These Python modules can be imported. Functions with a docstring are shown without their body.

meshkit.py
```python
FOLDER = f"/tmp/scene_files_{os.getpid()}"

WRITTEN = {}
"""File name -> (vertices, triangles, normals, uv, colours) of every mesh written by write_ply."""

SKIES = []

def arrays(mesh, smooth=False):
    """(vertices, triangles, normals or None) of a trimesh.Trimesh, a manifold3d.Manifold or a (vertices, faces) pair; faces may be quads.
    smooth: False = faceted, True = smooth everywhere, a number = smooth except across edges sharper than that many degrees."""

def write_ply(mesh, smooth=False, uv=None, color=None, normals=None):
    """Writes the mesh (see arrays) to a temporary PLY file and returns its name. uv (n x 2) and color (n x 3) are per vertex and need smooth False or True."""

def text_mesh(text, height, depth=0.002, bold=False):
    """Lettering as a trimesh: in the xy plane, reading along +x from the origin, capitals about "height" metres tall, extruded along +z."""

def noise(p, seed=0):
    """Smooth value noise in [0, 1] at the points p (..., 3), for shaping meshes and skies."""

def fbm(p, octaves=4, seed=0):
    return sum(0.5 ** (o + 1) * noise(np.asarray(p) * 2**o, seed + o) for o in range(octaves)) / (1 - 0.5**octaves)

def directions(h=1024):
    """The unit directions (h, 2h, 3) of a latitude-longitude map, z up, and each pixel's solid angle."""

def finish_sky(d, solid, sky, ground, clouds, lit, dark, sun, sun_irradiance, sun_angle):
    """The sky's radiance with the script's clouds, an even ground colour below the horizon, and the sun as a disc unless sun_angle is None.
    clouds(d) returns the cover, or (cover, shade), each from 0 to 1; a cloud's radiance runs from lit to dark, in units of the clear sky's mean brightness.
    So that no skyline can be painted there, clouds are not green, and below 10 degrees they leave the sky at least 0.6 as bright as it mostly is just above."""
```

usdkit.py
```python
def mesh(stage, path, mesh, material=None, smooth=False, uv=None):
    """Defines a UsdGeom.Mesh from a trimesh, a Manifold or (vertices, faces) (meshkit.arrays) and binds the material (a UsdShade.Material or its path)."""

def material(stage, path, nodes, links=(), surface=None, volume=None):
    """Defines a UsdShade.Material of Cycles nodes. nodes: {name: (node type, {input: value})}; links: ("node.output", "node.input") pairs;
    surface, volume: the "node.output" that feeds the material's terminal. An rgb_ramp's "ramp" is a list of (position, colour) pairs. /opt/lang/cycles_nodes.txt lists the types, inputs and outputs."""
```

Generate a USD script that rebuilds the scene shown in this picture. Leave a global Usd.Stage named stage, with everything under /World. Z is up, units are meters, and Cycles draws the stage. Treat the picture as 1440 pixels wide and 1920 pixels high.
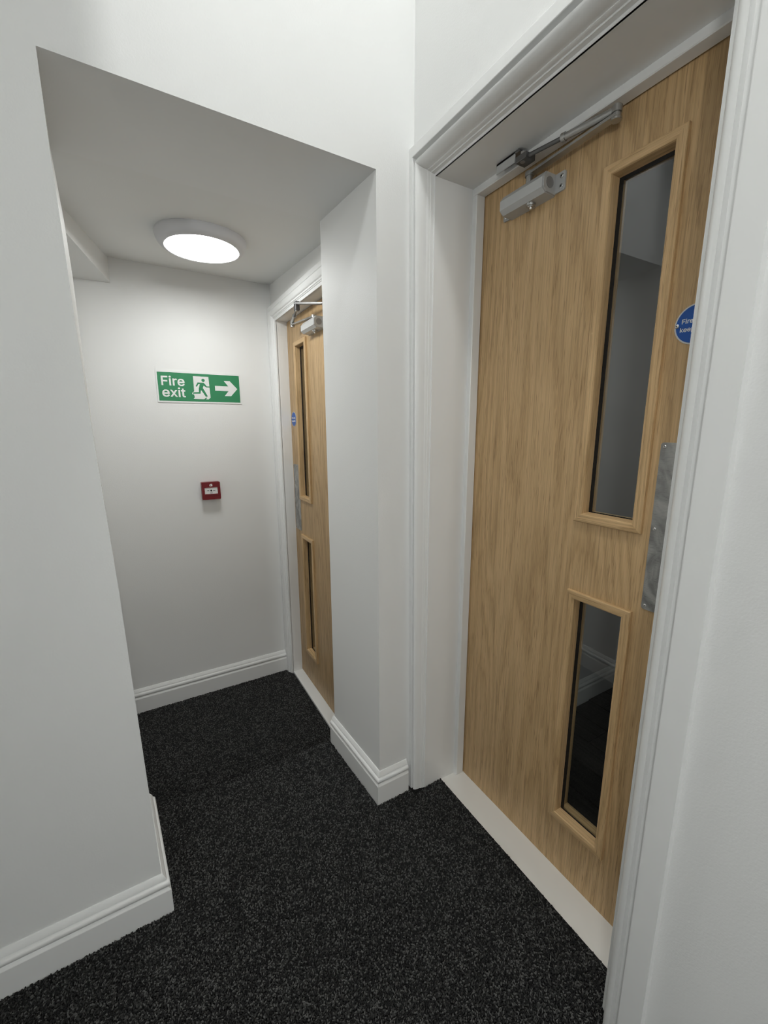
import math, random
import numpy as np, trimesh, usdkit, meshkit
from shapely.geometry import Polygon, Point, box as sbox
from shapely.ops import unary_union
from pxr import Usd, UsdGeom, Gf, Sdf, Vt

stage = Usd.Stage.CreateInMemory()
UsdGeom.SetStageUpAxis(stage, UsdGeom.Tokens.z)
UsdGeom.SetStageMetersPerUnit(stage, 1.0)
world = UsdGeom.Xform.Define(stage, '/World')
stage.SetDefaultPrim(world.GetPrim())
UsdGeom.Scope.Define(stage, '/World/Looks')

# ------------------------------------------------------------------ camera
EXPOSURE = 0.05
YAW, PITCH, ROLL, CAM_H, F_PX = 0.52872, -0.19763, -0.0034, 1.30169, 785.75
fwd = np.array([math.sin(YAW) * math.cos(PITCH), math.cos(YAW) * math.cos(PITCH), math.sin(PITCH)])
rgt = np.array([math.cos(YAW), -math.sin(YAW), 0.0])
upv = np.cross(rgt, fwd)
cr, sr = math.cos(ROLL), math.sin(ROLL)
rgt, upv = cr * rgt + sr * upv, -sr * rgt + cr * upv
cam = UsdGeom.Camera.Define(stage, '/World/camera')
cam.AddTransformOp().Set(Gf.Matrix4d(*rgt, 0, *upv, 0, *(-fwd), 0, 0, 0, CAM_H, 1))
cam.CreateHorizontalApertureAttr(36.0)
cam.CreateVerticalApertureAttr(48.0)
cam.CreateFocalLengthAttr(36.0 * F_PX / 1440)
cam.CreateClippingRangeAttr(Gf.Vec2f(0.02, 100))
cam.CreateExposureAttr(EXPOSURE)

# ------------------------------------------------------------------ light levels (the lamps themselves are built below)
HALL_LAMP = 83.0       # round ceiling lamp of the hall, just above the picture
HALL_LAMP_SIDE = 72.0  # wall lamp on the hall's left wall, out of view
HALL_LAMP_FAR = 60.0    # wall lamp on the hall's end wall, behind the viewer
ALCOVE_LAMP = 30.0       # round ceiling lamp of the alcove, in view
LAMP_TINT = (0.985, 1.0, 0.985)

# ------------------------------------------------------------------ helpers
_names = {}


def numbered(parent, name):
    k = (parent, name)
    n = _names.get(k, 0)
    _names[k] = n + 1
    return name if n == 0 else f'{name}_{n:03d}'


def keys(p, label=None, cat=None, group=None, kind=None):
    p = p.GetPrim() if hasattr(p, 'GetPrim') else p
    for k, v in (('label', label), ('category', cat), ('group', group), ('kind', kind)):
        if v:
            p.SetCustomDataByKey(k, v)
    return p


def path_of(parent):
    return '/World' if parent is None else str(parent.GetPath())


def obj(name, mesh, m, parent=None, smooth=False, **kw):
    pp = path_of(parent)
    if isinstance(mesh, (list, tuple)) and len(mesh) and isinstance(mesh[0], trimesh.Trimesh):
        mesh = trimesh.util.concatenate(list(mesh))
    u = usdkit.mesh(stage, pp + '/' + numbered(pp, name), mesh, M[m], smooth=smooth)
    keys(u, **kw)
    return u.GetPrim()


def thing(name, loc=(0, 0, 0), **kw):
    x = UsdGeom.Xform.Define(stage, '/World/' + numbered('/World', name))
    if any(loc):
        x.AddTranslateOp().Set(Gf.Vec3d(*loc))
    return keys(x, **kw)


def bx(x0, x1, y0, y1, z0, z1):
    m = trimesh.creation.box(extents=(x1 - x0, y1 - y0, z1 - z0))
    m.apply_translation(((x0 + x1) / 2, (y0 + y1) / 2, (z0 + z1) / 2))
    return m


def hull(pts):
    return trimesh.Trimesh(vertices=np.array(pts, float), faces=[[0, 1, 2]], process=False).convex_hull


def cham_box(x0, x1, y0, y1, z0, z1, c=0.002):
    p = []
    for x, sx in ((x0, 1), (x1, -1)):
        for y, sy in ((y0, 1), (y1, -1)):
            for z, sz in ((z0, 1), (z1, -1)):
                p += [(x + sx * c, y, z), (x, y + sy * c, z), (x, y, z + sz * c)]
                p[-3:] = [(x + sx * c, y + sy * c, z), (x + sx * c, y, z + sz * c), (x, y + sy * c, z + sz * c)]
    return hull(p)


def cyl(a, b, r, r2=None, n=24):
    """Solid of revolution between two points."""
    a, b = np.array(a, float), np.array(b, float)
    L = np.linalg.norm(b - a)
    r2 = r if r2 is None else r2
    m = trimesh.creation.revolve([(0, 0), (r, 0), (r2, L), (0, L)], sections=n)
    m.apply_transform(trimesh.geometry.align_vectors([0, 0, 1], (b - a) / L))
    m.apply_translation(a)
    return m


def lathe(prof, loc, n=64):
    m = trimesh.creation.revolve(prof, sections=n)
    m.apply_translation(loc)
    return m


def loft(rings, prof2d):
    """Closed profile carried through rings of 3-D points; capped with the profile's triangulation."""
    n, V, F = len(rings[0]), np.vstack(rings), []
    for k in range(len(rings) - 1):
        for i in range(n):
            j = (i + 1) % n
            a, b, c, d = k * n + i, k * n + j, (k + 1) * n + j, (k + 1) * n + i
            F += [(a, b, c), (a, c, d)]
    tv, tf = trimesh.creation.triangulate_polygon(Polygon(prof2d), engine='earcut')
    idx = [int(np.argmin(((np.array(prof2d) - t) ** 2).sum(1))) for t in tv]
    for f in tf:
        q = [idx[i] for i in f]
        F.append(tuple(q))
        F.append(tuple((len(rings) - 1) * n + i for i in q[::-1]))
    m = trimesh.Trimesh(V, F, process=False)
    m.fix_normals()
    return m


def sweep_plan(path, prof, side=1):
    """Moulding along a plan polyline with mitred corners. prof: (distance off the wall, z); the room lies to the left (side=1) or right of the path."""
    P = [np.array(p, float) for p in path]
    rings = []
    for i, p in enumerate(P):
        n = []
        for a, b in ((i - 1, i), (i, i + 1)):
            if a >= 0 and b < len(P):
                t = (P[b] - P[a]) / np.linalg.norm(P[b] - P[a])
                n.append(np.array([-t[1], t[0]]) * side)
        o = n[0] if len(n) == 1 else (n[0] + n[1]) / (1 + n[0] @ n[1])
        rings.append(np.array([[p[0] + o[0] * d, p[1] + o[1] * d, z] for d, z in prof]))
    return loft(rings, prof)


def extrude(poly, depth, frame):
    """2-D polygon extruded and put in place. frame: origin, u axis, v axis, out axis."""
    ms = []
    for g in getattr(poly, 'geoms', [poly]):
        if g.is_empty or g.area < 1e-9:
            continue
        ms.append(trimesh.creation.extrude_polygon(g, depth, engine='earcut'))
    m = trimesh.util.concatenate(ms)
    o, u, v, w = (np.array(q, float) for q in frame)
    T = np.eye(4)
    T[:3, 0], T[:3, 1], T[:3, 2], T[:3, 3] = u, v, w, o
    m.apply_transform(T)
    return m


# ------------------------------------------------------------------ materials
M = {}


def mat(name, nodes, links=(), surface='p.BSDF'):
    M[name] = usdkit.material(stage, '/World/Looks/' + name, nodes, links, surface=surface)


def plain(name, col, rough=0.5, metal=0.0, **kw):
    mat(name, {'p': ('principled_bsdf', {'base_color': col, 'roughness': rough, 'metallic': metal, **kw})})


def paint(name, col, rough, bump, scale=260.0, spec=0.4):
    """Emulsion or satin paint: even colour with a very fine roller texture."""
    mat(name, {
        'g': ('geometry', {}),
        'n': ('noise_texture', {'scale': scale, 'detail': 1.0, 'roughness': 0.6}),
        'b': ('bump', {'strength': bump, 'distance': 0.001}),
        'p': ('principled_bsdf', {'base_color': col, 'roughness': rough, 'specular_ior_level': spec}),
    }, [('g.position', 'n.vector'), ('n.fac', 'b.height'), ('b.normal', 'p.normal')])


paint('wall_paint', (0.86, 0.865, 0.855), 0.55, 0.25)
paint('ceiling_paint', (0.85, 0.855, 0.84), 0.7, 0.2)
paint('satin_white', (0.87, 0.875, 0.865), 0.32, 0.12, 120.0)
paint('cream_white', (0.90, 0.885, 0.845), 0.4, 0.12, 120.0)
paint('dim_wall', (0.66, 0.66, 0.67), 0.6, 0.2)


def oak(name, horizontal=False, tone=1.0, shift=(0, 0, 0)):
    """Crown-cut oak veneer: contour lines of a stretched noise give the cathedrals, fine streaks and pores on top."""
    long_, cross = 0.30, 3.4
    sc = (cross, long_ * 12, cross) if horizontal else (cross, cross, long_)
    sc = (cross, long_, cross) if horizontal else sc
    fine = (260, 3.5, 260) if horizontal else (260, 260, 3.5)
    pore = (420, 16, 420) if horizontal else (420, 420, 16)
    t = lambda c: tuple(v * tone * 1.5 for v in c)
    mat(name, {
        'g': ('geometry', {}),
        'm1': ('mapping', {'scale': sc, 'location': shift}),
        'n1': ('noise_texture', {'scale': 1.25, 'detail': 1.6, 'roughness': 0.42, 'distortion': 0.25}),
        'k': ('math', {'math_type': 'multiply', 'value2': 24.0}),
        'm4': ('mapping', {'scale': tuple(v * 8 for v in sc)}),
        'n4': ('noise_texture', {'scale': 2.0, 'detail': 4.0, 'roughness': 0.65}),
        'ka': ('math', {'math_type': 'multiply_add', 'value2': 1.5}),
        'f': ('math', {'math_type': 'fraction'}),
        'r1': ('rgb_ramp', {'ramp': [(0.0, t((0.325, 0.214, 0.106))), (0.10, t((0.362, 0.243, 0.123))), (0.55, t((0.425, 0.292, 0.155))), (0.88, t((0.390, 0.262, 0.134))), (1.0, t((0.325, 0.214, 0.106)))]}),
        'm2': ('mapping', {'scale': fine}),
        'n2': ('noise_texture', {'scale': 1.0, 'detail': 4.0, 'roughness': 0.6}),
        'r2': ('rgb_ramp', {'ramp': [(0.30, (0.66, 0.64, 0.60)), (0.52, (1.0, 1.0, 1.0)), (0.75, (1.13, 1.13, 1.12))]}),
        'x1': ('mix_color', {'blend_type': 'multiply', 'fac': 0.75}),
        'm3': ('mapping', {'scale': pore}),
        'n3': ('noise_texture', {'scale': 1.0, 'detail': 2.0, 'roughness': 0.5}),
        'r3': ('rgb_ramp', {'ramp': [(0.30, (0.55, 0.50, 0.44)), (0.40, (1, 1, 1))]}),
        'x2': ('mix_color', {'blend_type': 'multiply', 'fac': 0.75}),
        'n5': ('noise_texture', {'scale': 2.3, 'detail': 2.0}),
        'r5': ('rgb_ramp', {'ramp': [(0.3, (0.95, 0.945, 0.935)), (0.7, (1.03, 1.03, 1.03))]}),
        'x3': ('mix_color', {'blend_type': 'multiply', 'fac': 1.0}),
        'b': ('bump', {'strength': 0.12, 'distance': 0.0006}),
        'p': ('principled_bsdf', {'roughness': 0.42, 'specular_ior_level': 0.4}),
    }, [('g.position', 'm1.vector'), ('m1.vector', 'n1.vector'), ('n1.fac', 'k.value1'),
        ('g.position', 'm4.vector'), ('m4.vector', 'n4.vector'), ('n4.fac', 'ka.value1'), ('k.value', 'ka.value3'),
        ('ka.value', 'f.value1'), ('f.value', 'r1.fac'),
        ('g.position', 'm2.vector'), ('m2.vector', 'n2.vector'), ('n2.fac', 'r2.fac'),
        ('g.position', 'm3.vector'), ('m3.vector', 'n3.vector'), ('n3.fac', 'r3.fac'),
        ('g.position', 'n5.vector'), ('n5.fac', 'r5.fac'),
        ('r1.color', 'x1.a'), ('r2.color', 'x1.b'), ('x1.result', 'x2.a'), ('r3.color', 'x2.b'),
        ('x2.result', 'x3.a'), ('r5.color', 'x3.b'), ('x3.result', 'p.base_color'),
        ('n2.fac', 'b.height'), ('b.normal', 'p.normal')])


oak('oak_veneer')
oak('oak_veneer_alt', shift=(0.7, 3.1, 0.4), tone=.88)
oak('oak_bead', tone=1.05, shift=(4.1, 1.3, 2.2))
oak('oak_bead_across', horizontal=True, tone=1.08, shift=(2.4, 5.2, 1.1))

mat('glass', {'t': ('transparent_bsdf', {'color': (0.93, 0.95, 0.94)}), 'g': ('glossy_bsdf', {'color': (1, 1, 1), 'roughness': 0.0}),
              'f': ('fresnel', {'IOR': 1.95}), 'm': ('mix_closure', {}), 'q': ('geometry', {}),
              's': ('math', {'math_type': 'subtract', 'value1': 1.0}), 'x': ('math', {'math_type': 'multiply'})},
    [('q.backfacing', 's.value2'), ('f.fac', 'x.value1'), ('s.value', 'x.value2'), ('x.value', 'm.fac'), ('t.BSDF', 'm.closure1'), ('g.BSDF', 'm.closure2')], surface='m.closure')
plain('black_seal', (0.004, 0.004, 0.004), 0.6)
plain('silver_paint', (0.52, 0.525, 0.52), 0.38, 0.1)
plain('silver_dark', (0.30, 0.30, 0.30), 0.4, 0.35)
plain('steel_arm', (0.46, 0.46, 0.45), 0.34, 0.85)
plain('dark_steel', (0.16, 0.16, 0.16), 0.4, 0.8)
plain('screw_steel', (0.75, 0.75, 0.74), 0.25, 1.0)
plain('screw_slot', (0.01, 0.01, 0.01), 0.6)
mat('brushed_steel', {
    'g': ('geometry', {}), 'm': ('mapping', {'scale': (60, 60, 900)}), 'n': ('noise_texture', {'scale': 1.0, 'detail': 2.0}),
    's': ('noise_texture', {'scale': 14.0, 'detail': 3.0, 'distortion': 2.2}),
    'r': ('rgb_ramp', {'ramp': [(0.36, (0.30, 0.30, 0.29)), (0.5, (0.40, 0.40, 0.39)), (0.64, (0.52, 0.52, 0.50))]}),
    'q': ('rgb_ramp', {'ramp': [(0.3, (0.30,) * 3), (0.7, (0.5,) * 3)]}),
    'b': ('bump', {'strength': 0.12, 'distance': 0.002}),
    'p': ('principled_bsdf', {'metallic': 0.85})},
    [('g.position', 'm.vector'), ('m.vector', 'n.vector'), ('g.position', 's.vector'), ('s.fac', 'r.fac'), ('r.color', 'p.base_color'),
     ('n.fac', 'q.fac'), ('q.color', 'p.roughness'), ('s.fac', 'b.height'), ('b.normal', 'p.normal')])
plain('sign_blue', (0.008, 0.095, 0.42), 0.35)
plain('sign_silver', (0.62, 0.63, 0.62), 0.35, 0.4)
plain('sign_white', (0.82, 0.83, 0.82), 0.4)
plain('sign_green', (0.022, 0.235, 0.095), 0.4)
plain('alarm_red', (0.175, 0.004, 0.008), 0.35)
plain('alarm_dark', (0.012, 0.010, 0.010), 0.5)
plain('lamp_bezel', (0.70, 0.70, 0.72), 0.45)
plain('lamp_gap', (0.06, 0.06, 0.06), 0.7)
mat('hall_lens_side', {'e': ('emission', {'color': LAMP_TINT, 'strength': HALL_LAMP_SIDE})}, surface='e.emission')
mat('hall_lens_far', {'e': ('emission', {'color': LAMP_TINT, 'strength': HALL_LAMP_FAR})}, surface='e.emission')
mat('hall_lens', {'e': ('emission', {'color': LAMP_TINT, 'strength': HALL_LAMP})}, surface='e.emission')
mat('room_lens', {'e': ('emission', {'color': LAMP_TINT, 'strength': 9.0})}, surface='e.emission')
mat('alcove_lens', {'e': ('emission', {'color': LAMP_TINT, 'strength': ALCOVE_LAMP})}, surface='e.emission')
mat('carpet_base', {
    'g': ('geometry', {}), 'n': ('noise_texture', {'scale': 420.0, 'detail': 2.0}),
    'r': ('rgb_ramp', {'ramp': [(0.35, (0.006, 0.006, 0.006)), (0.6, (0.022, 0.022, 0.022)), (0.75, (0.06, 0.06, 0.058))]}),
    'b': ('bump', {'strength': 0.8, 'distance': 0.003}), 'p': ('principled_bsdf', {'roughness': 0.95, 'specular_ior_level': 0.1})},
    [('g.position', 'n.vector'), ('n.fac', 'r.fac'), ('r.color', 'p.base_color'), ('n.fac', 'b.height'), ('b.normal', 'p.normal')])
plain('yarn_black', (0.021, 0.021, 0.0215), 0.9, specular_ior_level=0.15)
plain('yarn_charcoal', (0.050, 0.050, 0.049), 0.9, specular_ior_level=0.15)
plain('yarn_grey', (0.115, 0.115, 0.112), 0.9, specular_ior_level=0.15)
for q, c in enumerate(((0.030, 0.026, 0.023), (0.045, 0.040, 0.036), (0.020, 0.018, 0.017))):
    mat(f'plank_{q}', {
        'g': ('geometry', {}), 'm': ('mapping', {'scale': (90, 3, 90)}), 'n': ('noise_texture', {'scale': 1.0, 'detail': 4.0}),
        'r': ('rgb_ramp', {'ramp': [(0.3, tuple(v * 0.6 for v in c)), (0.7, tuple(v * 1.35 for v in c))]}),
        'p': ('principled_bsdf', {'roughness': 0.5})},
        [('g.position', 'm.vector'), ('m.vector', 'n.vector'), ('n.fac', 'r.fac'), ('r.color', 'p.base_color')])
plain('plank_gap', (0.004, 0.004, 0.004), 0.8)
plain('mat_rubber', (0.006, 0.006, 0.006), 0.9)

# ------------------------------------------------------------------ dimensions (metres; the camera stands over x = y = 0)
Y1, YT = 1.105, 1.449             # front wall: hall face, alcove face
XR = 0.745                        # right wall, hall face
ZO = 1.980                        # underside of the opening
STEP_Y, ZL = 1.462, -0.150        # the carpet steps down into the alcove
YB = 2.335                        # back wall of the alcove
X2 = 0.682                        # alcove door wall
HC = 3.40                         # hall ceiling
XA = -0.45                        # left wall of the alcove
zf = -0.004                       # floor slab just under the pile

# ------------------------------------------------------------------ floor, ceilings, walls
obj('floor', [bx(-1.25, 1.0, -2.4, STEP_Y, -0.30, zf)], 'carpet_base', kind='structure',
    label='flat charcoal carpeted hall floor under the pile', cat='floor')
obj('floor', [bx(-0.6, 0.80, STEP_Y, YB + 0.1, -0.30, ZL + zf)], 'carpet_base', kind='structure',
    label='lower charcoal carpeted alcove floor one step down', cat='floor')
obj('ceiling', bx(-1.3, 1.1, -2.4, Y1 + 0.1, HC, HC + 0.1), 'ceiling_paint', kind='structure',
    label='high white hall ceiling above the picture', cat='ceiling')
obj('ceiling', hull([(XA - .1, YT, 1.9901), (.86, YT, 1.9726), (XA - .1, YB + .1, 2.046), (.86, YB + .1, 2.036),
                     (XA - .1, YT, 2.20), (.86, YT, 2.20), (XA - .1, YB + .1, 2.20), (.86, YB + .1, 2.20)]),
    'ceiling_paint', kind='structure', label='low white alcove ceiling that carries the lit round lamp', cat='ceiling')

xLb, xLt = -0.057, -0.0815        # left edge of the opening at floor and head (the wall is out of plumb)
xBb, xBt = -0.0815, -0.112        # its back edge
xpf, xpb = 0.6245, 0.6035         # right pier: hall edge and alcove edge
XW = -1.3                         # the front wall's hidden left end
EDGE = [(-.3, -.057, -.0815), (.0, -.057, -.0815), (.124, -.0590, -.0833), (.373, -.0624, -.0885), (.68, -.0661, -.0905), (.943, -.0690, -.0935), (1.307, -.0778, -.1000),
        (1.509, -.0815, -.1000), (1.694, -.0825, -.0985), (1.825, -.0838, -.1005), (1.985, -.0832, -.1080), (2.2, -.083, -.112)]
left = loft([np.array([(XW, Y1, z), (a, Y1, z), (b, YT, z), (XW, YT, z)]) for z, a, b in EDGE], [(0, 0), (1, 0), (1, 1), (0, 1)])
head = hull([(x, y, z) for y in (Y1, YT) for x, z in ((XW, 1.9995), (1.0, 1.9708), (XW, HC), (1.0, HC))])
pier = hull([(xpf, Y1, -.3), (xpf, Y1, 2.1), (xpb, YT, -.3), (xpb, YT, 2.1), (1.0, Y1, -.3), (1.0, Y1, 2.1), (1.0, YT, -.3), (1.0, YT, 2.1)])
front = trimesh.boolean.union([left, head, pier], engine='manifold')
obj('wall_front', front, 'wall_paint', kind='structure', label='white hall wall with a wide opening into the alcove', cat='wall')

ARCH_OUT = 0.2695                 # near outer edge of the big architrave
obj('wall_right', [bx(XR, 1.0, -2.4, 0.335, -.3, HC), bx(XR, 1.0, 0.335, Y1 + .001, 2.012, HC)], 'wall_paint', kind='structure',
    label='white wall around and above the large oak door', cat='wall')
obj('wall_left', bx(-1.3, -1.2, -2.4, Y1, -.3, HC), 'wall_paint', kind='structure', label='white hall wall left of the picture', cat='wall')
obj('wall_back', bx(-1.3, 1.0, -2.5, -2.4, -.3, HC), 'wall_paint', kind='structure', label='white hall wall behind the viewer', cat='wall')
obj('ceiling', bx(-1.2, 0.06, -2.4, .88, 2.25, HC), 'ceiling_paint', kind='structure',
    label='boxed underside of the stairs over the left of the hall', cat='ceiling')
obj('wall_alcove_back', bx(XA - .1, 0.86, YB, YB + .1, -.3, 2.2), 'wall_paint', kind='structure',
    label='white end wall of the alcove with green sign and red alarm', cat='wall')
obj('wall_alcove_left', bx(XA - .1, XA, YT, YB, -.3, 2.2), 'wall_paint', kind='structure', label='white side wall of the alcove hidden at left', cat='wall')
# door wall of the alcove, opening for the small door
D2Y1, D2Y0, D2H = 2.262, 1.545, 1.842
obj('wall_alcove_right', [bx(X2, 0.86, D2Y1 + .028, YB, -.3, 2.2), bx(X2, 0.86, YT, D2Y0 - .028, -.3, 2.2), bx(X2, 0.86, D2Y0 - .028, D2Y1 + .028, D2H + .028, 2.2)],
    'wall_paint', kind='structure', label='white alcove wall around the smaller oak door', cat='wall')
# boxed-in bulkhead in the alcove's upper left corner
zb = 1.931
obj('trim_boxing', hull([(x, y, z) for x, y in ((-0.021, YB + .02), (-0.21, YT - .02), (XA - .02, YT - .02), (XA - .02, YB + .02)) for z in (zb, 2.12)]),
    'wall_paint', kind='structure', label='white boxed-in bulkhead under the alcove ceiling at left', cat='boxing')

# ------------------------------------------------------------------ skirting boards
def skirt(z0, ts=0.019, h=0.117):
    k = h / 0.117
    q = [(0, 0), (ts, 0), (ts, .0705), (ts - .001, .0725), (.0135, .0775), (.0120, .0790), (.0122, .0805)]
    for a in np.linspace(-70, 85, 8):
        q.append((.0105 + .0078 * math.cos(math.radians(a)), .0900 + .0098 * math.sin(math.radians(a))))
    q += [(.0098, .1006), (.0098, .1018), (.0112, .1024), (.0095, .1075), (.0045, .1150), (.0030, .1168), (0, .117)]
    q = [(d, z * k + z0) for d, z in q]
    q[0] = (q[0][0], z0 - .01)
    q[1] = (q[1][0], z0 - .01)
    return q


S0 = skirt(0.0)
obj('baseboard_left', sweep_plan([(-1.2, Y1), (-0.0598, Y1), (-0.0822, 1.412)], S0, -1), 'satin_white', smooth=35, kind='structure',
    label='white moulded skirting along the left wall and around its corner', cat='skirting board')
obj('baseboard_pier', sweep_plan([(xpb, 1.457), (xpf, Y1), (0.735, Y1)], S0, -1), 'satin_white', smooth=35, kind='structure',
    label='white moulded skirting wrapped around the pier between the two doors', cat='skirting board')
obj('baseboard_back', sweep_plan([(XA, YB), (X2, YB)], skirt(ZL, .019, .126), -1), 'satin_white', smooth=35, kind='structure',
    label='white moulded skirting along the alcove end wall', cat='skirting board')
obj('baseboard_right', sweep_plan([(XR, ARCH_OUT), (XR, -2.4)], S0, -1), 'satin_white', smooth=35, kind='structure',
    label='white moulded skirting right of the large door at the picture bottom', cat='skirting board')

# ------------------------------------------------------------------ architrave of the large door: far leg trimmed into the corner, head, near leg
# profile: (x, t) with t = 0 outer edge .. 1 inner edge
AP = [(.729, 0.0), (.7285, .03), (.7290, .385), (.7300, .405), (.7425, .425), (.7440, .535)]
for s_ in np.linspace(0, 1, 9):      # big ovolo falling back towards the door
    AP.append((.7345 + .0335 * (1 - math.cos(s_ * math.pi / 2)), .560 + .235 * math.sin(s_ * math.pi / 2)))
AP += [(.7695, .805), (.7690, .825), (.7720, .850), (.7790, .858), (.7800, .880), (.7800, .900), (.7900, .915), (.7905, .985), (.7915, 1.0)]
BACK = [(.7960, 1.0), (.7960, .62), (.7460, .62), (.7460, 0.0)]
ALLP = AP + BACK
ZA0, ZA1 = 2.0495, 1.986
yfar = lambda t: Y1 - .0385 * t
ynear = lambda t: ARCH_OUT + .101 * t
zhd = lambda t: ZA0 - (ZA0 - ZA1) * t
p2 = [(x, t * .07) for x, t in ALLP]


def foot_x(x):
    return x + (.7955 - x) * 0.30 if x < .7955 else x


trim1 = thing('trim', kind='structure', label='white moulded architrave and lining of the large oak door', cat='door frame')
obj('architrave_leg', loft([np.array([(foot_x(x), yfar(t), -.008) for x, t in ALLP]), np.array([(x, yfar(t), zhd(t)) for x, t in ALLP])], p2), 'satin_white', trim1, smooth=30)
obj('architrave_leg', loft([np.array([(x, ynear(t), -.008) for x, t in ALLP]), np.array([(x, ynear(t), zhd(t)) for x, t in ALLP])], p2), 'satin_white', trim1, smooth=30)
obj('architrave_head', loft([np.array([(x, yfar(t), zhd(t)) for x, t in ALLP]), np.array([(x, ynear(t), zhd(t)) for x, t in ALLP])], p2), 'satin_white', trim1, smooth=30)
D1F = 0.9655                       # hall face of the large door
D1Y0, D1Y1, D1H, D1Z = 0.3705, 1.067, 1.986, -0.006
obj('lining_side', bx(.792, 1.0, D1Y1, D1Y1 + .026, -.01, D1H + .02), 'satin_white', trim1)
obj('lining_side', bx(.792, 1.0, D1Y0 - .026, D1Y0, -.01, D1H + .02), 'satin_white', trim1)
obj('lining_head', bx(.792, 1.0, D1Y0 - .026, D1Y1 + .026, D1H, D1H + .026), 'satin_white', trim1)
obj('door_stop', cham_box(.9305, .9630, 1.0500, D1Y1 + .002, -.004, 1.9685), 'satin_white', trim1)
obj('door_stop', cham_box(.9305, .9630, D1Y0 - .002, .3875, -.004, 1.9685), 'satin_white', trim1)
obj('door_stop', cham_box(.9300, .9630, D1Y0 - .002, D1Y1 + .002, 1.9675, D1H + .004), 'satin_white', trim1)
obj('threshold', cham_box(.8685, 1.0, D1Y0 - .001, D1Y1 + .001, -.02, -.0035, .0015), 'cream_white', trim1,
    label='cream painted timber threshold board')

# architrave and lining of the small door
AK = [(0, 0.0), (.0, .02), (.001, .26), (.004, .29), (.0045, .33)]
for s_ in np.linspace(0, 1, 7):
    AK.append((.001 + .0095 * (1 - math.cos(s_ * math.pi / 2)), .36 + .30 * math.sin(s_ * math.pi / 2)))
AK += [(.0115, .68), (.0105, .72), (.0115, .76), (.0145, .78), (.0145, .82), (.0175, .84), (.018, .97), (.019, 1.0)]
AK = [(X2 - .0225 + x * 1.0, t) for x, t in AK] + [(X2 + .004, 1.0), (X2 + .004, 0.0)]
pk = [(x, t * .07) for x, t in AK]
yf2 = lambda t: YB - .002 - .071 * t
yn2 = lambda t: D2Y0 - .068 + .068 * t
zh2 = lambda t: 1.913 - .071 * t
trim2 = thing('trim', kind='structure', label='white moulded architrave and lining of the smaller alcove door', cat='door frame')
obj('architrave_leg', loft([np.array([(x, yf2(t), ZL - .004) for x, t in AK]), np.array([(x, yf2(t), zh2(t)) for x, t in AK])], pk), 'satin_white', trim2, smooth=30)
obj('architrave_leg', loft([np.array([(x, yn2(t), ZL - .004) for x, t in AK]), np.array([(x, yn2(t), zh2(t)) for x, t in AK])], pk), 'satin_white', trim2, smooth=30)
obj('architrave_head', loft([np.array([(x, yf2(t), zh2(t)) for x, t in AK]), np.array([(x, yn2(t), zh2(t)) for x, t in AK])], pk), 'satin_white', trim2, smooth=30)
D2F = 0.7400
obj('lining_side', bx(X2 + .002, .86, D2Y1, D2Y1 + .026, ZL - .02, D2H + .02), 'satin_white', trim2)
obj('lining_side', bx(X2 + .002, .86, D2Y0 - .026, D2Y0, ZL - .02, D2H + .02), 'satin_white', trim2)
obj('lining_head', bx(X2 + .002, .86, D2Y0 - .026, D2Y1 + .026, D2H, D2H + .026), 'satin_white', trim2)
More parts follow.
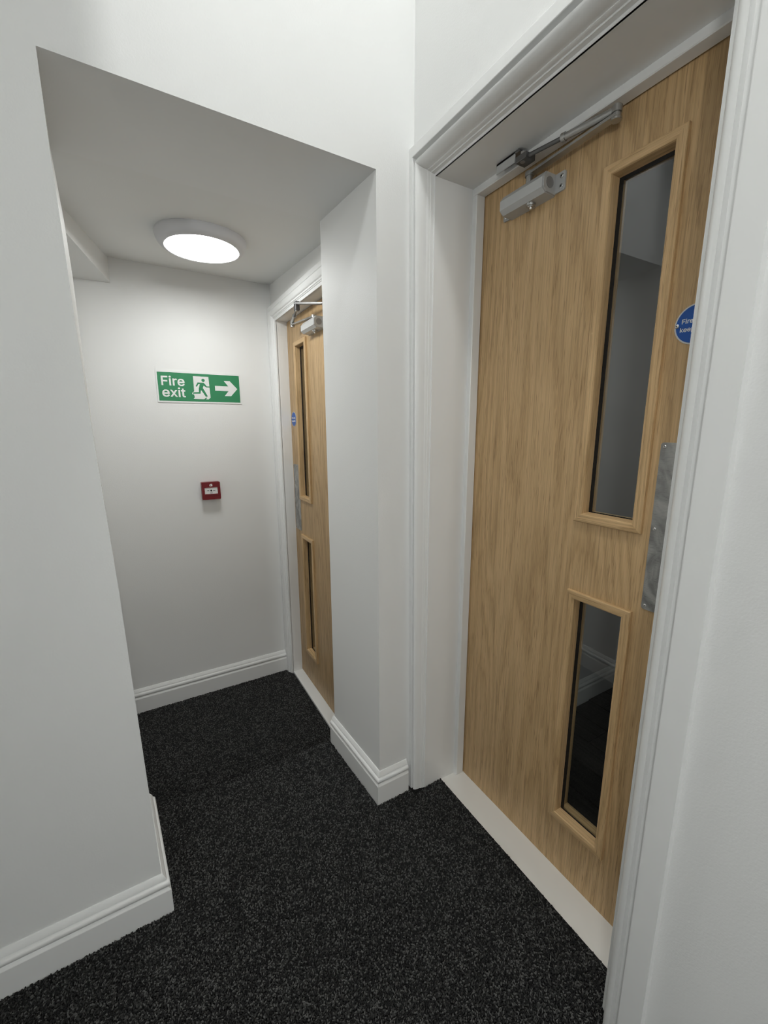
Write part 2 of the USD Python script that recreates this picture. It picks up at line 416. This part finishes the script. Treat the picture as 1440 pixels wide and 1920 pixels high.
obj('threshold', cham_box(X2 + .003, .86, D2Y0 - .001, D2Y1 + .001, ZL - .03, ZL + .0095, .0015), 'satin_white', trim2)

# ------------------------------------------------------------------ the two doors
def make_door(face, y0, sgn, z0, top, lo, hi, plate, leaf_mat, label):
    """s runs from the strike edge towards the hinges, p out of the door into the hall, h up from the bottom."""
    T = np.eye(4)
    T[:3, 0], T[:3, 1], T[:3, 2], T[:3, 3] = (0, sgn, 0), (-1, 0, 0), (0, 0, 1), (face, y0, z0)
    W = lambda m: m.apply_transform(T)
    fr = (np.array((face, y0, z0)), np.array((0, sgn, 0)), np.array((0, 0, 1.)), np.array((-1., 0, 0)))
    at = lambda s, p, h: np.array((face - p, y0 + sgn * s, z0 + h))
    d = thing('door', kind='structure', label=label, cat='door')
    holes = [sbox(.1105 + .004, b0 + .004, .2805 - .004, b1 - .004) for b0, b1 in (lo, hi)]
    leaf = sbox(-.012, .002, .6745, top)
    for q in holes:
        leaf = leaf.difference(q)
    m = trimesh.creation.extrude_polygon(leaf, .044, engine='earcut')      # (s, h, depth)
    A = np.eye(4)
    A[:3, 0], A[:3, 1], A[:3, 2], A[:3, 3] = (1, 0, 0), (0, 0, 1), (0, -1, 0), (0, 0, 0)
    m.apply_transform(A)
    obj('door_leaf', W(m), leaf_mat, d)
    B = [(0, -.017), (0, .0075), (.0010, .0092), (.0035, .0103), (.0165, .0103), (.0200, .0090), (.0218, .0062), (.0240, -.017)]
    for b0, b1 in (lo, hi):
        s0, s1 = .1105, .2805
        pane = bx(s0 + .005, s1 - .005, -.0245, -.0185, b0 + .005, b1 - .005)
        obj('glass_pane', W(pane), 'glass', d, label='clear fire glass strip')
        g = .0235
        ring = sbox(s0 + .004, b0 + .004, s1 - .004, b1 - .004).difference(sbox(s0 + g + .0095, b0 + g + .003, s1 - g - .0095, b1 - g - .0085))
        rm = trimesh.creation.extrude_polygon(ring, .001, engine='earcut')
        rm.apply_transform(A)
        rm.apply_translation((0, -.0172, 0))
        obj('glazing_seal', W(rm), 'black_seal', d, label='black glazing seal around the glass')
        rm2 = rm.copy()
        for face_sign, off in ((1, 0.0), (-1, -.044)):
            def pt(s, p, h):
                return (s, off + face_sign * p, h)
            R = lambda w, p: [pt(s0 + w, p, b0 + w), pt(s1 - w, p, b0 + w), pt(s1 - w, p, b1 - w), pt(s0 + w, p, b1 - w)]
            for k in range(4):
                rings = [np.array([R(w, p)[k] for w, p in B]), np.array([R(w, p)[(k + 1) % 4] for w, p in B])]
                obj('glazing_bead', W(loft(rings, B)), 'oak_bead_across' if k % 2 == 0 else 'oak_bead', d, smooth=25)
    # push plate, rounded corners, with its screws
    a0, a1, h0, h1 = plate
    pp = sbox(a0 + .006, h0 + .006, a1 - .006, h1 - .006).buffer(.006)
    pl = obj('push_plate', extrude(pp, .0015, fr), 'brushed_steel', d, label='scuffed steel push plate')
    for hs in (h0 + .009, (h0 + h1) / 2, h1 - .009):
        for ss in (a0 + .008, a1 - .008):
            c = at(ss, 0, hs)
            obj('screw', lathe_x(c, sgn), 'screw_steel', pl, smooth=30)
            obj('screw_recess', cyl(c + (-.0027, 0, 0), c + (-.0032, 0, 0), .0011, n=10), 'screw_slot', pl)
    return d, fr, at


def lathe_x(c, sgn=1, r=.0036):
    m = trimesh.creation.revolve([(0, .001), (r, .001), (r, .0018), (r * .7, .0027), (0, .0027)], sections=16)
    m.apply_transform(trimesh.geometry.align_vectors([0, 0, 1], [-1, 0, 0]))
    m.apply_translation(c)
    return m


d1, fr1, at1 = make_door(D1F, .3875, 1, D1Z, 1.985, (.174, .884), (1.0715, 1.871), (.0185, .0935, .900, 1.276), 'oak_veneer',
                         'large oak veneered door with two narrow glass strips at right')
d2, fr2, at2 = make_door(D2F, D2Y1, -1, ZL + .0095, D2H - ZL - .012, (.176, .876), (1.067, 1.864), (.010, .100, .889, 1.251), 'oak_veneer_alt',
                         'smaller oak veneered alcove door half hidden by the pier')


def disc_sign(at, c, face, sgn, label):
    """Round blue mandatory plate: silver rim, blue face, two lines of white lettering, two screws."""
    d = thing('door_sign', label=label, cat='sign')
    y, z = c
    o = np.array((face, y, z))
    u = np.array((0, -1., 0))
    fr = (o, u, np.array((0, 0, 1.)), np.array((-1., 0, 0)))
    obj('rim', extrude(Point(0, 0).buffer(.0380, 40), .0012, fr), 'sign_silver', d)
    f2 = (o + (-.0012, 0, 0), *fr[1:])
    notch = unary_union([Point(-.0335, 0).buffer(.0042), Point(.0335, 0).buffer(.0042)])
    obj('face', extrude(Point(0, 0).buffer(.0352, 40).difference(notch), .0003, f2), 'sign_blue', d, label='blue printed face')
    for txt, h, zc in (('Fire door', .0083, .0030), ('keep shut', .0083, -.0125)):
        t = meshkit.text_mesh(txt, h, .0003, bold=True)
        w = t.bounds[1][0] - t.bounds[0][0]
        k = .0535 / w if txt == 'keep shut' else .0500 / w
        t.apply_scale((k, 1, 1))
        t.apply_translation((-(t.bounds[0][0] + t.bounds[1][0]) / 2, zc, 0))
        T = np.eye(4)
        T[:3, 0], T[:3, 1], T[:3, 2], T[:3, 3] = u, (0, 0, 1), (-1, 0, 0), o + (-.0015, 0, 0)
        t.apply_transform(T)
        obj('lettering', t, 'sign_white', d, label='white lettering')
    for s in (-1, 1):
        obj('screw', lathe_x(o + (-.0008, s * .0335, 0), 1, .0042), 'screw_steel', d, smooth=30)
        obj('screw_recess', cyl(o + (-.0033, s * .0335, 0), o + (-.0040, s * .0335, 0), .0013, n=10), 'screw_slot', d)
    return d


disc_sign(at1, (.4455, 1.4995), D1F, 1, 'blue round fire door plate at right edge of the large door')
disc_sign(at2, (2.2125, 1.3495), D2F, -1, 'small blue round plate on the distant alcove door')

# ------------------------------------------------------------------ door closers
def closer(fr, at, s0, s1, h, pivot, elbow, shoe, label, lug, stay=None):
    """Overhead closer: faceted body with end cap and flange, valve boss, main arm, forearm and shoe bracket. Points are (s, p, h) of the door."""
    d = thing('door_closer', label=label, cat='door closer')
    sec = [(0.0005, .000), (.0475, .012 - .012), (.0475, .034), (.0355, .048), (.0005, .048)]
    sec = [(.0005, 0), (.0355, .002), (.0475, .012), (.0475, .0345), (.0360, .048), (.0005, .048)]
    g = 1 if s1 > s0 else -1
    rings = [np.array([at(s, p, h + q) for p, q in sec]) for s in (s0 + .004 * g, s1)]
    obj('body', loft(rings, sec), 'silver_paint', d)
    e = [(p * .93 + .0015, q * .92 + .002) for p, q in sec]
    rings = [np.array([at(s, p, h + q) for p, q in e]) for s in (s0, s0 + .004 * g)]
    obj('end_cap', loft(rings, e), 'silver_paint', d)
    obj('cap_plug', cyl(at(s0 - .0012 * g, .025, h + .025), at(s0 + .001 * g, .025, h + .025), .0125, n=28), 'silver_dark', d, smooth=30)
    lo_s, hi_s = min(s0, s1), max(s0, s1)
    for sa, sb in ((lo_s - .028, lo_s + .006), (hi_s - .006, hi_s + .028)):
        f = sbox(sa + .004, h + .008, sb - .004, h + .042).buffer(.004)
        pl = obj('flange', extrude(f, .0045, fr), 'silver_paint', d)
        c = sa + .010 if sa < lo_s else sb - .010
        for hh in (h + .014, h + .036):
            obj('screw', lathe_x(at(c, .004, hh), 1, .0050), 'screw_steel', pl, smooth=30)
            obj('screw_recess', cyl(at(c, .0068, hh), at(c, .0074, hh), .0019, n=10), 'screw_slot', pl)
    sm = s0 + .058 * g
    obj('valve_boss', [cyl(at(sm, .022, h + .006), at(sm, .022, h - .004), .0125, .0115), cyl(at(sm, .022, h - .004), at(sm, .022, h - .0065), .0085, .0075)], 'steel_arm', d, smooth=30)
    obj('valve_screw', cyl(at(sm, .022, h - .006), at(sm, .022, h - .0115), .0042, .0034, 12), 'screw_steel', d, smooth=30)
    P, E, S = (np.array(q, float) for q in (pivot, elbow, shoe))
    zt = h + .048
    obj('spindle', [cyl(at(P[0], P[1], zt - .002), at(P[0], P[1], P[2] + .004), .0085), cyl(at(P[0], P[1], P[2] - .004), at(P[0], P[1], P[2] + .006), .0115)], 'steel_arm', d, smooth=30)

    def bar(a, b, w, t):
        """Flat bar lying level between two (s, p, h) points with rounded ends."""
        a, b = np.array(a), np.array(b)
        u = (b - a)[:2] / np.linalg.norm((b - a)[:2])
        n = np.array((-u[1], u[0]))
        pts = []
        for c in (a, b):
            for ang in np.linspace(0, 2 * math.pi, 14, endpoint=False):
                for dz in (-t / 2, t / 2):
                    k = c[:2] + w / 2 * (math.cos(ang) * u + math.sin(ang) * n)
                    pts.append(at(k[0], k[1], c[2] + dz))
        return hull(pts)

    obj('main_arm', bar(P, E, .019, .006), 'steel_arm', d, smooth=30)
    obj('elbow_joint', [cyl(at(E[0], E[1], E[2] - .008), at(E[0], E[1], E[2] + .020), .0075), cyl(at(E[0], E[1], E[2] - .009), at(E[0], E[1], E[2] - .004), .0105),
                        cyl(at(E[0], E[1], E[2] + .005), at(E[0], E[1], E[2] + .017), .0105)], 'steel_arm', d, smooth=30)
    E2 = E + (0, 0, .011)
    mid = E2 + (S - E2) * .52
    obj('forearm_tube', cyl(at(*E2), at(*mid), .0078, .0072), 'steel_arm', d, smooth=30)
    obj('forearm_collar', cyl(at(*(mid - (S - E2) * .02)), at(*(mid + (S - E2) * .02)), .0092), 'steel_arm', d, smooth=30)
    obj('forearm_rod', cyl(at(*mid), at(*S), .0048), 'dark_steel', d, smooth=30)
    # shoe: bracket plate under the frame head with the lug that takes the rod
    for (nm, mm, a0, a1, p0, p1, q0, q1) in lug:
        c = np.array([at(a, p, q) for a in (a0, a1) for p in (p0, p1) for q in (q0, q1)])
        lo_, hi_ = c.min(0), c.max(0)
        obj(nm, cham_box(lo_[0], hi_[0], lo_[1], hi_[1], lo_[2], hi_[2], .001), mm, d)
    if stay:
        obj('shoe_plate', bar(stay[0], stay[1], .024, .005), 'silver_dark', d, smooth=30)
    obj('shoe_pin', cyl(at(S[0], S[1], S[2] - .009), at(S[0], S[1], S[2] + .014), .006), 'steel_arm', d, smooth=30)
    return d


closer(fr1, at1, .412, .555, 1.872, (.480, .022, 1.944), (.246, .031, 1.944), (.470, .060, 1.966),
       'silver overhead closer with folded arm on the large door',
       [('shoe_plate', 'silver_paint', .492, .556, .062, .066, 1.966, 1.990), ('shoe_base', 'dark_steel', .478, .556, .036, .066, 1.984, 1.9905),
        ('shoe_lug', 'dark_steel', .452, .486, .036, .070, 1.958, 1.972)])
closer(fr2, at2, .502, .340, 1.857, (.440, .022, 1.914), (.222, .045, 1.920), (.400, .085, 1.945),
       'grey overhead closer with bent arm on the alcove door',
       [('shoe_lug', 'dark_steel', .388, .412, .074, .092, 1.938, 1.975)], ((.404, .084, 1.966), (.560, .026, 1.938)))

# ------------------------------------------------------------------ ceiling lamps
def lamp(loc, r, lens, label, tilt=None):
    d = thing('wall_lamp' if tilt else 'ceiling_lamp', loc, label=label, cat='lamp')
    if tilt:
        UsdGeom.Xformable(d).AddRotateXYZOp().Set(Gf.Vec3f(*tilt))
    obj('base', lathe([(0, .004), (r * .93, .004), (r * .93, -.012), (0, -.012)], (0, 0, 0)), 'lamp_gap', d, smooth=30)
    obj('bezel', lathe([(r * .77, -.010), (r * .985, -.010), (r, -.013), (r * 1.0, -.020), (r * .985, -.030), (r * .955, -.040), (r * .91, -.0485), (r * .84, -.0530),
                        (r * .82, -.0535), (r * .810, -.0520), (r * .77, -.050), (r * .77, -.010)], (0, 0, 0)), 'lamp_bezel', d, smooth=40)
    obj('lens', lathe([(0, -.0555), (r * .3, -.0553), (r * .6, -.0545), (r * .77, -.0525), (r * .810, -.0510), (r * .77, -.046), (0, -.046)], (0, 0, 0)), lens, d, smooth=40,
        label='glowing white lens')
    return d


lamp((.290, 1.838, 2.012), .159, 'alcove_lens', 'lit round white bulkhead lamp on the low alcove ceiling')
lamp((.20, .19, HC), .150, 'hall_lens', 'round white lamp on the high hall ceiling above the large door')
lamp((.15, -2.4, 1.95), .150, 'hall_lens_far', 'round white lamp on the end wall of the hall behind the viewer', (90, 0, 0))
lamp((-1.2, -.85, 1.7), .150, 'hall_lens_side', 'round white lamp on the left wall of the hall behind the viewer', (0, -90, 0))

# ------------------------------------------------------------------ fire exit sign
sx, sy, sz = .307, YB, 1.501
sg = thing('exit_sign', (sx, sy, sz), label='green and white fire exit sign with running figure and arrow', cat='sign')
frs = lambda dy: (np.array((0, -dy, 0)), np.array((1., 0, 0)), np.array((0, 0, 1.)), np.array((0, -1., 0)))
L = lambda pts: Polygon([(x - sx, z - sz) for x, z in pts])
obj('backing', extrude(sbox(-.1945, -.0740, .1945, .0740), .003, frs(.0003)), 'sign_white', sg)
obj('green_field', extrude(sbox(-.1875, -.0665, .1875, .0665), .0004, frs(.0033)), 'sign_green', sg, label='green printed field')
doorp = L([(.2764, 1.5555), (.3471, 1.5555), (.3500, 1.4552), (.3405, 1.4466), (.2706, 1.4467), (.2767, 1.4551), (.2742, 1.4684), (.2648, 1.4696), (.2692, 1.4794), (.2758, 1.4826)])
man = L([(.2951, 1.5264), (.3236, 1.5259), (.3361, 1.5097), (.3484, 1.5095), (.352, 1.5042), (.3327, 1.5039), (.3219, 1.5128), (.3169, 1.5003), (.3226, 1.4912), (.3376, 1.4605),
         (.328, 1.4587), (.3114, 1.4862), (.3075, 1.4906), (.3042, 1.4732), (.2685, 1.4719), (.2712, 1.4783), (.2977, 1.4805), (.2984, 1.4976), (.3044, 1.5191), (.2987, 1.5188),
         (.2902, 1.5062), (.2843, 1.5078)]).buffer(.0008).buffer(-.0008)
headp = Point(.3212 - sx, 1.5377 - sz).buffer(.0077)
footp = L([(.3178, 1.4450), (.3287, 1.4549), (.3338, 1.454), (.3273, 1.4450)])
obj('running_figure', extrude(doorp.difference(unary_union([man, headp, footp])), .0003, frs(.0037)), 'sign_white', sg, label='white doorway with running figure cut out')
obj('arrow', extrude(L([(.3745, 1.5140), (.4390, 1.5140), (.4185, 1.5400), (.4478, 1.5400), (.4832, 1.5022), (.45, 1.4652), (.4186, 1.4652), (.4390, 1.4900), (.3745, 1.4900)]),
                     .0003, frs(.0037)), 'sign_white', sg, label='white arrow pointing right')
for txt, x0, x1, base, h in (('Fire', .1345, .2365, 1.5075, .0415), ('exit', .1345, .2365, 1.4550, .0415)):
    t = meshkit.text_mesh(txt, h, .0003, bold=True)
    b = t.bounds
    t.apply_translation((-b[0][0], 0, 0))
    t.apply_scale(((x1 - x0) / (b[1][0] - b[0][0]), 1, 1))
    T = np.eye(4)
    T[:3, 0], T[:3, 1], T[:3, 2], T[:3, 3] = (1, 0, 0), (0, 0, 1), (0, -1, 0), (x0 - sx, -.0037, base - sz)
    t.apply_transform(T)
    obj('lettering', t, 'sign_white', sg, label=f'white word {txt}')

# ------------------------------------------------------------------ red break-glass call point
cx, cz = .3115, .9875
cp = thing('call_point', (cx, YB, cz), label='red square break glass fire alarm call point', cat='fire alarm')


def rbox(x0, x1, z0, z1, y0, y1, r, inset=0.0):
    a = sbox(x0 + r, z0 + r, x1 - r, z1 - r).buffer(r, 6)
    pa, pb = np.array(a.exterior.coords), np.array(a.buffer(-inset).exterior.coords) if inset else None
    pts = [(p[0], y0, p[1]) for p in pa]
    if inset:
        pts += [(p[0], y1 + inset, p[1]) for p in pa] + [(p[0], y1, p[1]) for p in pb]
    else:
        pts += [(p[0], y1, p[1]) for p in pa]
    return hull(pts)


obj('back_box', rbox(-.044, .044, -.0445, .0445, 0, -.026, .004), 'alarm_red', cp)
fr_ = sbox(-.0405, -.041, .0405, .041).buffer(.004).difference(sbox(-.0315, -.0165, .0315, .0170))
obj('cover', [extrude(fr_, .012, frs(.026))], 'alarm_red', cp)
obj('cover_lip', extrude(sbox(-.034, -.0225, .034, -.0185), .0022, frs(.038)), 'alarm_red', cp)
obj('press_panel', extrude(sbox(-.0312, -.0162, .0312, .0167), .009, frs(.026)), 'sign_white', cp, label='white press panel')
marks = [Point(0, .001).buffer(.0048)]
for s in (-1, 1):
    marks.append(Polygon([(s * .0095, .001), (s * .0125, .0042), (s * .0125, .0024), (s * .0200, .0024), (s * .0200, -.0004), (s * .0125, -.0004), (s * .0125, -.0022)]))
marks.append(sbox(-.0055, -.0125, -.0015, -.0100))
marks.append(sbox(0, -.0125, .0050, -.0100))
obj('marking', extrude(unary_union(marks), .0003, frs(.035)), 'alarm_dark', cp, label='black dot and arrows')
ic = sbox(-.0070, .0235, .0070, .0360).difference(unary_union([Polygon([(-.004, .026), (-.002, .025), (.003, .032), (.001, .033)]), Polygon([(-.007, .036), (-.007, .032), (-.002, .036)])]))
obj('icon', extrude(ic, .0003, frs(.038)), 'sign_white', cp, label='small white flame and hand symbol')

# ------------------------------------------------------------------ dark room behind the large door
obj('floor', bx(1.0, 3.4, -1.2, 1.12, -.12, -.022), 'plank_gap', kind='structure', label='dark plank floor seen through the lower glass', cat='floor')
fl = stage.GetPrimAtPath('/World/floor_002')
rng = random.Random(5)
x = 1.012
while x < 2.95:
    y = -.9 - rng.random() * .5
    while y < 1.09:
        y2_ = min(y + .62 + rng.random() * .25, 1.099)
        if y2_ - y > .05:
            obj('plank', cham_box(x + .0015, x + .1285, max(y, -1.19) + .0015, y2_ - .0015, -.024, -.0105 + rng.random() * .0008, .0015), f'plank_{rng.randrange(3)}', fl)
        y = y2_
    x += .130
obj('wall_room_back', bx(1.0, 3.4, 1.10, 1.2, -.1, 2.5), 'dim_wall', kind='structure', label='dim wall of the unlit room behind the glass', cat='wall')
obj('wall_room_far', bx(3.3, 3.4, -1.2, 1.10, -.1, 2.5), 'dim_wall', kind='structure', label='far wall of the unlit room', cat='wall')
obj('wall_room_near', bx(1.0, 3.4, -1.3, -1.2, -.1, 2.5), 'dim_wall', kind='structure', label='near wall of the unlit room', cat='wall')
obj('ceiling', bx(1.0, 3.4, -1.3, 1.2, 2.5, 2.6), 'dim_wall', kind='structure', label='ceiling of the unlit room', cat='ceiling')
obj('baseboard_room', sweep_plan([(1.0, 1.10), (3.3, 1.10)], skirt(-.0105), -1), 'satin_white', smooth=35, kind='structure',
    label='skirting in the unlit room behind the glass', cat='skirting board')
lamp((2.3, -.4, 2.5), .150, 'room_lens', 'dim round lamp in the room behind the large door')
# closet behind the small door
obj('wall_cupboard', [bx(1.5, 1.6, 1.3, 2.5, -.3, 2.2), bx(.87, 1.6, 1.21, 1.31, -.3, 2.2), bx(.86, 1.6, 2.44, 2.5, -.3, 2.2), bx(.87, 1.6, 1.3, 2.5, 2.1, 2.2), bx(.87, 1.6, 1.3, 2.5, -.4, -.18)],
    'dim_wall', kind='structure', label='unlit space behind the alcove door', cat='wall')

# ------------------------------------------------------------------ carpet pile
def pile(name, polygon, z, label, seed, pitch=.0036):
    r = np.random.default_rng(seed)
    x0, y0, x1, y1 = polygon.bounds
    gx, gy = np.meshgrid(np.arange(x0, x1, pitch), np.arange(y0, y1, pitch))
    P = np.stack([gx.ravel(), gy.ravel()], 1) + r.uniform(-.42, .42, (gx.size, 2)) * pitch
    import shapely
    P = P[shapely.contains_xy(polygon, P[:, 0], P[:, 1])]
    n = len(P)
    path = '/World/' + numbered('/World', name)
    pi = UsdGeom.PointInstancer.Define(stage, path)
    keys(pi, label=label, cat='carpet', kind='stuff')
    t = trimesh.creation.icosphere(subdivisions=1, radius=1.0)
    t.vertices *= (.0016, .0028, .0026)
    targets = []
    for q, mm in enumerate(('yarn_black', 'yarn_charcoal', 'yarn_grey')):
        u = usdkit.mesh(stage, f'{path}/tuft_{q:03d}' if q else f'{path}/tuft', t, M[mm], smooth=True)
        targets.append(u.GetPath())
    pi.CreatePrototypesRel().SetTargets(targets)
    clump = meshkit.noise(np.column_stack([P * 55, np.zeros(n)])) if True else 0
    v = r.random(n) + .18 * np.asarray(clump)
    idx = np.where(v < .56, 0, np.where(v < .90, 1, 2))
    pi.CreateProtoIndicesAttr(Vt.IntArray.FromNumpy(idx.astype(np.int32)))
    zz = z - .0012 + r.uniform(-.0012, .0012, n)
    pi.CreatePositionsAttr(Vt.Vec3fArray.FromNumpy(np.column_stack([P, zz]).astype(np.float32)))
    ang = r.uniform(0, math.pi, n)
    til = r.normal(0, .35, n)
    qs = [Gf.Quath(float(math.cos(a / 2) * math.cos(b / 2)), float(math.cos(a / 2) * math.sin(b / 2)), float(math.sin(a / 2) * math.sin(b / 2)), float(math.sin(a / 2) * math.cos(b / 2))) for a, b in zip(ang, til)]
    pi.CreateOrientationsAttr(Vt.QuathArray(qs))
    s = r.uniform(.75, 1.25, n)
    pi.CreateScalesAttr(Vt.Vec3fArray.FromNumpy(np.column_stack([s, s, s]).astype(np.float32)))


up = Polygon([(-1.0, -.15), (.726, -.15), (.726, .30), (.776, .365), (.866, .372), (.866, 1.066), (.797, 1.066), (.74, 1.05), (.74, 1.085), (xpf - .02, 1.085), (xpb - .02, STEP_Y),
              (-.062, STEP_Y), (-.062, 1.41), (xLb + .018, 1.085), (-1.0, 1.085)])
pile('carpet', up, 0.0, 'charcoal flecked carpet pile covering the hall floor in front', 3)
obj('carpet_nosing', cyl((-.35, STEP_Y - .006, -.0075), (.66, STEP_Y - .006, -.0075), .0075, n=20), 'carpet_base', kind='structure',
    label='rounded carpeted edge of the step down into the alcove', cat='step edge')
low = Polygon([(-.44, STEP_Y + .006), (X2 - .001, STEP_Y + .006), (X2 - .001, D2Y1), (X2 - .018, D2Y1), (X2 - .022, YB - .02), (-.44, YB - .02)])
pile('carpet', low, ZL, 'charcoal flecked carpet pile on the lower alcove floor beyond the step', 4)
